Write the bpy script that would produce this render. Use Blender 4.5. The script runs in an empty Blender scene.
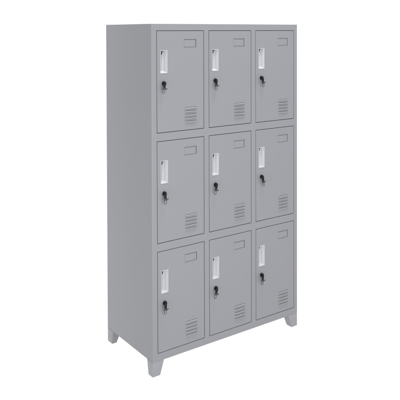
import bpy, bmesh, math, random
from mathutils import Vector, Matrix
random.seed(4)
S = bpy.context.scene
C = S.collection

# ------------------------------------------------------------------ camera
YAW, PITCH, ROLL = 0.61862, 0.01867, -0.00302
cam = bpy.data.cameras.new("camera")
camo = bpy.data.objects.new("camera", cam)
C.objects.link(camo)
cyw, syw = math.cos(YAW), math.sin(YAW)
f = Vector((syw, cyw, 0)); r = Vector((cyw, -syw, 0)); u = Vector((0, 0, 1))
cp, sp = math.cos(PITCH), math.sin(PITCH)
f, u = cp * f - sp * u, cp * u + sp * f
cr, sr = math.cos(ROLL), math.sin(ROLL)
r, u = cr * r + sr * u, cr * u - sr * r
M = Matrix((r, u, -f)).transposed().to_4x4()
M.translation = (-1.68839, -2.79582, 1.75639)
camo.matrix_world = M
cam.sensor_width = 36
cam.lens = 647.08 / 400 * 36
cam.shift_y = -(200 - 44.27) / 400
cam.clip_end = 200
S.camera = camo

# ------------------------------------------------------------------ light
w = bpy.data.worlds.new("World")
S.world = w
w.use_nodes = True
bg = w.node_tree.nodes["Background"]
bg.inputs[0].default_value = (1, 1, 1, 1)
bg.inputs[1].default_value = 1.22

def area(name, loc, target, size, power):
    l = bpy.data.lights.new(name, 'AREA')
    l.shape = 'RECTANGLE'; l.size, l.size_y = size
    l.energy = power
    o = bpy.data.objects.new(name, l)
    o.location = loc
    d = Vector(target) - Vector(loc)
    o.rotation_euler = d.to_track_quat('-Z', 'Y').to_euler()
    C.objects.link(o)
    return o
area("added_front_light", (0.10, -1.8, 0.75), (0.35, 0.0, 0.65), (0.6, 1.7), 18)  # unseen light added to keep the front brighter than the side
area("added_left_light", (-2.1, -0.7, 0.9), (0, 0.15, 0.8), (0.6, 1.6), 12)  # unseen light added to lighten the side panel towards its front corner
area("added_top_light", (0.6, -0.75, 4.2), (0.55, -0.1, 0.9), (1.2, 0.8), 100)  # unseen light added to brighten louvre lips and other upward faces

S.view_settings.view_transform = 'Standard'
S.view_settings.look = 'None'
S.view_settings.exposure = 0
S.view_settings.gamma = 1

# ------------------------------------------------------------------ materials
def principled(name, col, rough=0.5, metal=0.0, spec=0.5):
    m = bpy.data.materials.new(name)
    m.use_nodes = True
    b = m.node_tree.nodes["Principled BSDF"]
    b.inputs["Base Color"].default_value = (*col, 1)
    b.inputs["Roughness"].default_value = rough
    b.inputs["Metallic"].default_value = metal
    b.inputs["Specular IOR Level"].default_value = spec
    return m, b

def powder_coat(name, col, rough, scale=900, bump=0.05, var=0.03, spec=0.4):
    m, b = principled(name, col, rough, spec=spec)
    nt = m.node_tree; N = nt.nodes.new; L = nt.links.new
    tc = N("ShaderNodeTexCoord")
    n1 = N("ShaderNodeTexNoise"); n1.inputs["Scale"].default_value = scale
    n1.inputs["Detail"].default_value = 2
    bp = N("ShaderNodeBump"); bp.inputs["Strength"].default_value = bump
    bp.inputs["Distance"].default_value = 0.0004
    L(tc.outputs["Object"], n1.inputs["Vector"])
    L(n1.outputs["Fac"], bp.inputs["Height"])
    # very slow unevenness of the sheet metal, as pressed steel has
    n2 = N("ShaderNodeTexNoise"); n2.inputs["Scale"].default_value = 3.5
    n2.inputs["Detail"].default_value = 1
    b2 = N("ShaderNodeBump"); b2.inputs["Strength"].default_value = 0.35
    b2.inputs["Distance"].default_value = 0.012
    L(tc.outputs["Object"], n2.inputs["Vector"])
    L(n2.outputs["Fac"], b2.inputs["Height"])
    L(b2.outputs["Normal"], bp.inputs["Normal"])
    L(bp.outputs["Normal"], b.inputs["Normal"])
    n3 = N("ShaderNodeTexNoise"); n3.inputs["Scale"].default_value = 60
    n3.inputs["Detail"].default_value = 6
    mr = N("ShaderNodeMapRange")
    mr.inputs["To Min"].default_value = 1 - var; mr.inputs["To Max"].default_value = 1 + var
    mx = N("ShaderNodeVectorMath"); mx.operation = 'SCALE'
    mx.inputs[0].default_value = col
    L(tc.outputs["Object"], n3.inputs["Vector"])
    L(n3.outputs["Fac"], mr.inputs["Value"])
    L(mr.outputs["Result"], mx.inputs["Scale"])
    L(mx.outputs["Vector"], b.inputs["Base Color"])
    return m

GREY = powder_coat("grey_powder_coat", (0.181, 0.1835, 0.198), 0.38)
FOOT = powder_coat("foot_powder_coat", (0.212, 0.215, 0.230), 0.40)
PLATE = powder_coat("light_grey_plastic", (0.365, 0.37, 0.39), 0.35, scale=1500, bump=0.03, var=0.01)
BLACK, _ = principled("black_plastic", (0.006, 0.006, 0.007), 0.38, spec=0.15)
DARKHOLE, _ = principled("dark_latch", (0.015, 0.015, 0.017), 0.6)
STEEL, _ = principled("nickel_steel", (0.36, 0.36, 0.37), 0.3, metal=1.0)
DSTEEL, _ = principled("blackened_steel", (0.06, 0.06, 0.065), 0.35, metal=0.8)

# white floor made translucent: world light from below washes out the cabinet's shadow
FLOOR = bpy.data.materials.new("translucent_white")
FLOOR.use_nodes = True
nt = FLOOR.node_tree
for n in list(nt.nodes): nt.nodes.remove(n)
out = nt.nodes.new("ShaderNodeOutputMaterial")
df = nt.nodes.new("ShaderNodeBsdfDiffuse"); df.inputs[0].default_value = (0.95, 0.95, 0.95, 1)
tr = nt.nodes.new("ShaderNodeBsdfTranslucent"); tr.inputs[0].default_value = (0.97, 0.97, 0.97, 1)
mi = nt.nodes.new("ShaderNodeMixShader"); mi.inputs[0].default_value = 0.84
nt.links.new(df.outputs[0], mi.inputs[1]); nt.links.new(tr.outputs[0], mi.inputs[2])
nt.links.new(mi.outputs[0], out.inputs[0])

# ------------------------------------------------------------------ helpers
def build(name, bm, mats, parent=None, loc=(0, 0, 0), smooth=True):
    bmesh.ops.recalc_face_normals(bm, faces=bm.faces[:])
    me = bpy.data.meshes.new(name)
    bm.to_mesh(me); bm.free()
    for m in (mats if isinstance(mats, (list, tuple)) else [mats]):
        me.materials.append(m)
    if smooth:
        me.shade_smooth()
        me.set_sharp_from_angle(angle=math.radians(32))
    o = bpy.data.objects.new(name, me)
    C.objects.link(o)
    if parent: o.parent = parent
    o.location = loc
    return o

def box(bm, x0, x1, y0, y1, z0, z1, bev=0.0, sel=None, seg=3, mat=0):
    co = [(x, y, z) for x in (x0, x1) for y in (y0, y1) for z in (z0, z1)]
    v = [bm.verts.new(c) for c in co]
    fs = [(0, 1, 3, 2), (4, 6, 7, 5), (0, 4, 5, 1), (2, 3, 7, 6), (0, 2, 6, 4), (1, 5, 7, 3)]
    F = [bm.faces.new([v[i] for i in q]) for q in fs]
    for q in F: q.material_index = mat
    if bev:
        E = list({e for q in F for e in q.edges})
        if sel: E = [e for e in E if sel(e.verts[0].co, e.verts[1].co)]
        bmesh.ops.bevel(bm, geom=E, offset=bev, segments=seg, profile=0.5, affect='EDGES')

def sheet(bm, xs, zs, skip, y=0.0, mat=0):
    """flat sheet in the xz plane, cut on the lines xs and zs, cells in skip left open"""
    V = {}
    def vv(i, j):
        if (i, j) not in V: V[(i, j)] = bm.verts.new((xs[i], y, zs[j]))
        return V[(i, j)]
    for i in range(len(xs) - 1):
        for j in range(len(zs) - 1):
            if (i, j) in skip: continue
            bm.faces.new((vv(i, j), vv(i + 1, j), vv(i + 1, j + 1), vv(i, j + 1))).material_index = mat

def loops(bm, L, mat=0, cap=False):
    """skin successive rectangles (x0,x1,z0,z1,y)"""
    prev = None
    for (x0, x1, z0, z1, y) in L:
        cur = [bm.verts.new(c) for c in ((x0, y, z0), (x1, y, z0), (x1, y, z1), (x0, y, z1))]
        if prev:
            for k in range(4):
                bm.faces.new((prev[k], prev[(k + 1) % 4], cur[(k + 1) % 4], cur[k])).material_index = mat
        prev = cur
    if cap: bm.faces.new(prev).material_index = mat

def edge_roll(x0, x1, z0, z1, R, y0=0.0, sgn=1, n=4):
    """rectangles rolling from the flat face (y0) back over an edge of radius R; sgn=1 outwards, -1 into a hole"""
    o = []
    for k in range(n + 1):
        a = math.pi / 2 * k / n
        d = R * math.sin(a) * sgn; y = y0 + R * (1 - math.cos(a))
        o.append((x0 - d, x1 + d, z0 - d, z1 + d, y))
    return o

def tag(o, label=None, cat=None, group=None, kind=None):
    for k, v in (("label", label), ("category", cat), ("group", group), ("kind", kind)):
        if v: o[k] = v
    return o

def tube(bm, pts, rad, n=8, closed=False, mat=0):
    pts = [Vector(p) for p in pts]; N = len(pts); rings = []
    for i, p in enumerate(pts):
        a = pts[(i - 1) % N] if (closed or i > 0) else p
        b = pts[(i + 1) % N] if (closed or i < N - 1) else p
        t = (b - a).normalized()
        s = Vector((0, 1, 0)) if abs(t.y) < 0.9 else Vector((1, 0, 0))
        e1 = t.cross(s).normalized(); e2 = t.cross(e1).normalized()
        rings.append([bm.verts.new(p + rad * (math.cos(2 * math.pi * k / n) * e1 + math.sin(2 * math.pi * k / n) * e2)) for k in range(n)])
    for i in range(N if closed else N - 1):
        A, B = rings[i], rings[(i + 1) % N]
        for k in range(n):
            bm.faces.new((A[k], A[(k + 1) % n], B[(k + 1) % n], B[k])).material_index = mat
    if not closed:
        bm.faces.new(rings[0]).material_index = mat; bm.faces.new(rings[-1]).material_index = mat

def lathe_y(bm, prof, cx=0, cz=0, n=32, mat=0):
    """profile (radius, y) turned about an axis along y; radius 0 closes it"""
    prev = None
    for (rad, y) in prof:
        if rad == 0: cur = [bm.verts.new((cx, y, cz))]
        else: cur = [bm.verts.new((cx + rad * math.cos(2 * math.pi * k / n), y, cz + rad * math.sin(2 * math.pi * k / n))) for k in range(n)]
        if prev:
            for k in range(n):
                k2 = (k + 1) % n
                q = [prev[k % len(prev)], prev[k2 % len(prev)], cur[k2 % len(cur)], cur[k % len(cur)]]
                q = list(dict.fromkeys(q))
                if len(q) > 2: bm.faces.new(q).material_index = mat
        prev = cur

# ------------------------------------------------------------------ setting
bm = bmesh.new()
bmesh.ops.create_circle(bm, cap_ends=True, segments=96, radius=40)
tag(build("floor", bm, FLOOR, smooth=False), kind="structure")

# ------------------------------------------------------------------ dimensions (metres)
W, D, H, ZB = 1.0107, 0.4930, 1.8, 0.0747
MX, MR, GX, TM, GZ, BM = 0.0315, 0.0271, 0.0311, 0.0346, 0.0412, 0.0382
DW = (W - MX - MR - 2 * GX) / 3
DH = (H - ZB - TM - BM - 2 * GZ) / 3
SP = 0.010            # side panel thickness
GAP = 0.0024          # gap round each door
FD = 0.021            # depth of the front frame

root = bpy.data.objects.new("locker_cabinet", None)
C.objects.link(root)
root.empty_display_size = 0.2
tag(root, "grey steel locker cabinet with nine doors in three columns on four short tapered feet", "locker cabinet")

# side panels: a sheet folded round the front and back corners
for s in (0, 1):
    bm = bmesh.new()
    x0, x1 = (0, SP) if s == 0 else (W - SP, W)
    xo = 0 if s == 0 else W
    box(bm, x0, x1, 0, D, ZB, H, 0.0032,
        sel=lambda a, b: abs(a.x - xo) < 1e-6 and abs(b.x - xo) < 1e-6)
    build("side_panel", bm, GREY, root)
# top, bottom, back
bm = bmesh.new(); box(bm, SP, W - SP, FD, D - 0.006, H - 0.010, H - 0.0008)
build("top_panel", bm, GREY, root)
bm = bmesh.new(); box(bm, SP, W - SP, FD, D - 0.006, ZB, ZB + 0.010)
build("bottom_panel", bm, GREY, root)
bm = bmesh.new(); box(bm, SP, W - SP, D - 0.006, D - 0.001, ZB, H - 0.0008)
build("back_panel", bm, GREY, root)

# front frame: one welded face with nine openings
xs = [SP]; zs = [ZB + 0.0015]
cells_x = []; cells_z = []
for c in range(3):
    x = MX + c * (DW + GX); cells_x.append((x, x + DW)); xs += [x, x + DW]
xs.append(W - SP)
for q in (2, 1, 0):
    z1 = H - TM - q * (DH + GZ); zs += [z1 - DH, z1]
for q in range(3):
    z1 = H - TM - q * (DH + GZ); cells_z.append((z1 - DH, z1))
zs.append(H - 0.0015)
bm = bmesh.new()
ER = 0.0018
# planar face, its openings enlarged by the edge radius
xs2 = [xs[0]] + [v + (-ER if k % 2 == 0 else ER) for k, v in enumerate(xs[1:-1])] + [xs[-1]]
zs2 = [zs[0]] + [v + (-ER if k % 2 == 0 else ER) for k, v in enumerate(zs[1:-1])] + [zs[-1]]
sheet(bm, xs2, zs2, {(i, j) for i in (1, 3, 5) for j in (1, 3, 5)})
for (a, b) in cells_x:
    for (c0, c1) in cells_z:
        Ls = edge_roll(a - ER, b + ER, c0 - ER, c1 + ER, ER, sgn=-1)
        Ls += [(a, b, c0, c1, FD), (a + 0.009, b - 0.009, c0 + 0.009, c1 - 0.009, FD),
               (a + 0.009, b - 0.009, c0 + 0.009, c1 - 0.009, FD + 0.012)]
        loops(bm, Ls)
# rolled top and bottom edges
for z, sg in ((H - 0.0015, 1), (ZB + 0.0015, -1)):
    prev = None
    for k in range(5):
        a = math.pi / 2 * k / 4
        y = 0.0015 * (1 - math.cos(a)); zz = z + sg * 0.0015 * math.sin(a)
        cur = [bm.verts.new((SP, y, zz)), bm.verts.new((W - SP, y, zz))]
        if prev: bm.faces.new((prev[0], prev[1], cur[1], cur[0]))
        prev = cur
    cur = [bm.verts.new((SP, FD, prev[0].co.z)), bm.verts.new((W - SP, FD, prev[0].co.z))]
    bm.faces.new((prev[0], prev[1], cur[1], cur[0]))
build("front_frame", bm, GREY, root)

# tapered feet: outer corner plumb, the two inner sides drawn in
def leg_mesh(sx, sy):
    bm = bmesh.new()
    tx, ty, bx_, by = 0.0700, 0.0560, 0.0465, 0.0430
    zt, zb = ZB, 0.0
    if sy < 0: tx, bx_, ty, by = 0.058, 0.030, 0.064, 0.052
    def P(xx, yy, z):
        return (xx if sx > 0 else W - xx, yy if sy > 0 else D - yy, z)
    e = 0.0006
    top = [P(e, e, zt), P(tx, e, zt), P(tx, ty, zt), P(e, ty, zt)]
    bot = [P(e, e, zb), P(bx_, e, zb), P(bx_, by, zb), P(e, by, zb)]
    T = [bm.verts.new(p) for p in top]; B = [bm.verts.new(p) for p in bot]
    bm.faces.new(T); bm.faces.new(B)
    for k in range(4): bm.faces.new((T[k], T[(k + 1) % 4], B[(k + 1) % 4], B[k]))
    E = [ed for ed in bm.edges if not (abs(ed.verts[0].co.z - zt) < 1e-6 and abs(ed.verts[1].co.z - zt) < 1e-6)]
    bmesh.ops.bevel(bm, geom=E, offset=0.0018, segments=3, profile=0.5, affect='EDGES')
    return bm
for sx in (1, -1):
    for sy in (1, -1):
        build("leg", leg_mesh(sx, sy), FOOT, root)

# ------------------------------------------------------------------ door (origin: lower left corner of the opening, on the front plane)
dx0, dx1, dz0, dz1 = GAP, DW - GAP, GAP, DH - GAP
RE = 0.0028
# handle opening
hx0, hx1 = 0.0215, 0.0655
hz1, hz0 = DH - 0.1010, DH - 0.2185
HB = 0.0022             # bezel laps the opening by this
# vent slots
vx0, vx1 = 0.1715, 0.2475
VT = [DH - (0.4020 + k * 0.0178) for k in range(5)]
VH = 0.0088
# card holder window
lx0, lx1, lz1, lz0 = 0.1690, 0.2450, DH - 0.0448, DH - 0.0868

def door_mesh():
    bm = bmesh.new()
    fx0, fx1, fz0, fz1 = dx0 + RE, dx1 - RE, dz0 + RE, dz1 - RE
    xs = sorted({fx0, hx0 + HB, hx1 - HB, vx0, vx1, lx0, lx1, fx1})
    hz = [hz0 + HB, hz1 - HB]
    zz = {fz0, fz1, *hz, lz0, lz1}
    for t in VT: zz |= {t, t - VH}
    zz = sorted(zz)
    skip = set()
    for i in range(len(xs) - 1):
        xm = (xs[i] + xs[i + 1]) / 2
        for j in range(len(zz) - 1):
            zm = (zz[j] + zz[j + 1]) / 2
            if hx0 < xm < hx1 and hz0 < zm < hz1: skip.add((i, j))
            if vx0 < xm < vx1 and any(t - VH < zm < t for t in VT): skip.add((i, j))
            if lx0 < xm < lx1 and lz0 < zm < lz1: skip.add((i, j))
    sheet(bm, xs, zz, skip)
    loops(bm, edge_roll(fx0, fx1, fz0, fz1, RE) + [(dx0, dx1, dz0, dz1, 0.0185)], cap=True)
    # sheet thickness of the vent slots
    for t in VT: loops(bm, [(vx0, vx1, t - VH, t, 0), (vx0, vx1, t - VH, t, 0.0012)])
    # stamped well for the name card
    loops(bm, [(lx0, lx1, lz0, lz1, 0), (lx0, lx1, lz0, lz1, 0.0038)], cap=True)
    return bm

def handle_mesh():
    bm = bmesh.new()
    t = 0.0016                 # bezel stands proud
    w_ = 0.0027
    a, b, c, d = hx0, hx1, hz0, hz1
    # bezel: from the door up over a rounded rim and down into the cup
    L = [(a, b, c, d, 0.0003), (a, b, c, d, -t * 0.5),
         (a + 0.0005, b - 0.0005, c + 0.0005, d - 0.0005, -t * 0.88),
         (a + 0.0012, b - 0.0012, c + 0.0012, d - 0.0012, -t),
         (a + w_ - 0.001, b - w_ + 0.001, c + w_ - 0.001, d - w_ + 0.001, -t),
         (a + w_ - 0.0002, b - w_ + 0.0002, c + w_ - 0.0002, d - w_ + 0.0002, -t * 0.6),
         (a + w_, b - w_, c + w_, d - w_, 0.0)]
    loops(bm, L)
    # cup: steep left wall, long sloping right wall, scooped floor
    ia, ib, ic, id_ = a + w_, b - w_, c + w_, d - w_
    o = [(ia, 0, ic), (ib, 0, ic), (ib, 0, id_), (ia, 0, id_)]
    dp = 0.0125
    k_ = [(ia + 0.0010, dp, ic + 0.010), (ib - 0.0120, dp, ic + 0.010), (ib - 0.0120, dp, id_ - 0.0015), (ia + 0.0010, dp, id_ - 0.0015)]
    O = [bm.verts.new(p) for p in o]; K = [bm.verts.new(p) for p in k_]
    for q in range(4): bm.faces.new((O[q], O[(q + 1) % 4], K[(q + 1) % 4], K[q]))
    bm.faces.new(K)
    # thumb latch: dark slot at the head of the cup with the light tongue beside it
    x0 = ia + 0.0012; z1 = id_ - 0.0018
    v = [bm.verts.new(p) for p in ((x0 + 0.0085, dp - 0.0006, z1), (x0 + 0.0235, dp - 0.0006, z1),
                                   (x0 + 0.0160, dp - 0.0006, z1 - 0.0060), (x0 + 0.0140, dp - 0.0006, z1 - 0.0180), (x0 + 0.0085, dp - 0.0006, z1 - 0.0180))]
    v2 = [bm.verts.new(p.co + Vector((0, 0.0005, 0))) for p in v]
    bm.faces.new(v).material_index = 1
    for q in range(5): bm.faces.new((v[q], v[(q + 1) % 5], v2[(q + 1) % 5], v2[q])).material_index = 1
    # flat darker strip down the cup's left, standing for shade inside the rim
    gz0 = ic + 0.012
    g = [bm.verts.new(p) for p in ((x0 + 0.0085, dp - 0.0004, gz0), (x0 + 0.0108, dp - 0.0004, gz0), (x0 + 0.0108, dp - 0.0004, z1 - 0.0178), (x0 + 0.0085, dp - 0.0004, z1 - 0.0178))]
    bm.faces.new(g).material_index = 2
    return bm

def vent_mesh():
    bm = bmesh.new()
    A = 0.0050
    nu, nv = 18, 7
    PR = [0.12, 0.34, 0.56, 0.78, 0.97, 1.0, 0.55, 0.0]
    for t in VT:
        x0, x1 = vx0 - 0.001, vx1 + 0.001
        z1, z0 = t - 0.0015, t - VH - 0.0022
        for layer in (0, 1):
            G = []
            for i in range(nu + 1):
                uu = i / nu
                e = min(uu, 1 - uu) * (x1 - x0) / 0.010
                e = math.sin(min(1, e) * math.pi / 2)
                G.append([bm.verts.new((x0 + (x1 - x0) * uu, -0.0002 + 0.0014 * layer - A * e * PR[j],
                                        z1 + (z0 - z1) * (0, .12, .24, .36, .48, .58, .80, 1)[j])) for j in range(nv + 1)])
            for i in range(nu):
                for j in range(nv):
                    bm.faces.new((G[i][j], G[i + 1][j], G[i + 1][j + 1], G[i][j + 1]))
            if layer == 0: G0 = G
        for i in range(nu):
            bm.faces.new((G0[i][0], G0[i + 1][0], G[i + 1][0], G[i][0]))
    return bm


def holder_mesh():
    bm = bmesh.new()
    y0 = 0.0010
    # recessed card plate, a hair smaller than the well so that a dark seam shows round it
    a, b, c, d = lx0 + 0.0004, lx1 - 0.0034, lz0 + 0.0014, lz1 - 0.0040
    loops(bm, [(a, b, c, d, 0.0037), (a, b, c, d, y0), (a + 0.0006, b - 0.0006, c + 0.0006, d - 0.0006, y0 - 0.0005)], cap=True)
    # shallow rolled lip round the outside
    o = 0.0018
    loops(bm, [(lx0 - o, lx1 + o, lz0 - o, lz1 + o, 0.0), (lx0 - o * .6, lx1 + o * .6, lz0 - o * .6, lz1 + o * .6, -0.0008),
               (lx0 - o * .2, lx1 + o * .2, lz0 - o * .2, lz1 + o * .2, -0.0008), (lx0 + .0001, lx1 - .0001, lz0 + .0001, lz1 - .0001, 0.0004),
               (lx0 + .0001, lx1 - .0001, lz0 + .0001, lz1 - .0001, 0.0037)])
    return bm

LX, LZ = 0.0425, DH - 0.2700
def lock_mesh():
    bm = bmesh.new()
    lathe_y(bm, [(0.0113, 0.0004), (0.0113, -0.0035), (0.0109, -0.0048), (0.0108, -0.0052), (0.0094, -0.0095),
                 (0.0088, -0.0108), (0.0068, -0.0112), (0.0064, -0.0104), (0, -0.0104)], LX, LZ)
    return bm

def make_door():
    d = build("door", door_mesh(), GREY, root)
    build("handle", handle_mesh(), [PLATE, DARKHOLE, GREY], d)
    build("lock", lock_mesh(), BLACK, d)
    build("label_holder", holder_mesh(), GREY, d)
    build("vent", vent_mesh(), GREY, d)
    return d

def copy_tree(o, parent=None):
    c = o.copy(); C.objects.link(c); c.parent = parent
    for ch in list(o.children): copy_tree(ch, c)
    return c

# ------------------------------------------------------------------ key in each lock (origin: face of the lock)
def make_key():
    k = bpy.data.objects.new("key", None); C.objects.link(k); k.empty_display_size = 0.02
    bm = bmesh.new()      # shank from the keyway
    box(bm, -0.0011, 0.0011, -0.0080, 0.0006, -0.0038, 0.0038, 0.0003, seg=1)
    build("shank", bm, STEEL, k)
    bm = bmesh.new()      # black folded bow, hanging in front of the lock
    P = []
    for i in range(24):
        a = 2 * math.pi * i / 24
        sx_ = math.copysign(abs(math.cos(a)) ** 0.6, math.cos(a)); sz_ = math.copysign(abs(math.sin(a)) ** 0.6, math.sin(a))
        P.append((-0.0060 + 0.0066 * sx_, 0.0060 * sz_ if sz_ > 0 else 0.0235 * sz_))
    fr = [bm.verts.new((x, -0.0112, z)) for x, z in P]
    bk = [bm.verts.new((x, -0.0070, z)) for x, z in P]
    bm.faces.new(fr); bm.faces.new(bk)
    for i in range(24): bm.faces.new((fr[i], fr[(i + 1) % 24], bk[(i + 1) % 24], bk[i]))
    E = [e for e in bm.edges if abs(e.verts[0].co.y - e.verts[1].co.y) < 1e-6]
    bmesh.ops.bevel(bm, geom=E, offset=0.0009, segments=2, profile=0.5, affect='EDGES')
    build("bow", bm, BLACK, k)
    bm = bmesh.new()      # hinge block with a pin sticking out to the right
    box(bm, -0.0120, 0.0040, -0.0125, -0.0060, -0.0320, -0.0215, 0.0012, seg=2)
    tube(bm, [(0.000, -0.0092, -0.0275), (0.0130, -0.0092, -0.0258)], 0.0023)
    build("hinge", bm, DSTEEL, k)
    bm = bmesh.new()      # wire ring below
    n = 28
    tube(bm, [(-0.0060 + 0.0062 * math.cos(2 * math.pi * i / n), -0.0092, -0.0400 + 0.0098 * math.sin(2 * math.pi * i / n)) for i in range(n)]  , 0.0014, closed=True)
    build("key_ring", bm, DSTEEL, k)
    bm = bmesh.new()      # spare key hanging in the ring
    Q = [(-0.0016, 0), (0.0016, 0), (0.0024, -0.004), (0.0018, -0.0075), (0.0018, -0.0205), (0.0002, -0.0225), (-0.0018, -0.0205),
         (-0.0018, -0.0175), (-0.0010, -0.0165), (-0.0018, -0.0155), (-0.0010, -0.0135), (-0.0018, -0.0125), (-0.0018, -0.0075), (-0.0024, -0.004)]
    fr = [bm.verts.new((x - 0.0060, -0.0098, z * 0.78 - 0.0310)) for x, z in Q]
    bk = [bm.verts.new((x - 0.0060, -0.0084, z * 0.78 - 0.0310)) for x, z in Q]
    bm.faces.new(fr); bm.faces.new(bk)
    for i in range(len(Q)): bm.faces.new((fr[i], fr[(i + 1) % len(Q)], bk[(i + 1) % len(Q)], bk[i]))
    build("spare_key", bm, STEEL, k)
    return k

door0 = make_door()
key0 = make_key()
ROWS = ["top", "middle", "bottom"]; COLS = ["left", "centre", "right"]
tilt = {(0, 0): 9, (0, 1): 3, (0, 2): -6, (1, 0): -3, (1, 1): 12, (1, 2): -8, (2, 0): 2, (2, 1): 14, (2, 2): 6}
first = True
for q in range(3):
    for c in range(3):
        d = door0 if first else copy_tree(door0, root)
        k = key0 if first else copy_tree(key0)
        first = False
        ox = MX + c * (DW + GX); oz = H - TM - q * (DH + GZ) - DH
        d.location = (ox, 0, oz)
        k.location = (ox + LX, -0.0102, oz + LZ)
        k.rotation_euler = (0, math.radians(tilt[(q, c)]), 0)
        nm = {(1, 1): "the middle door of the cabinet"}.get((q, c), f"the {ROWS[q]} {COLS[c]} door")
        tag(k, f"small black and steel key in the lock of {nm}", "key", "keys hanging from the door locks")
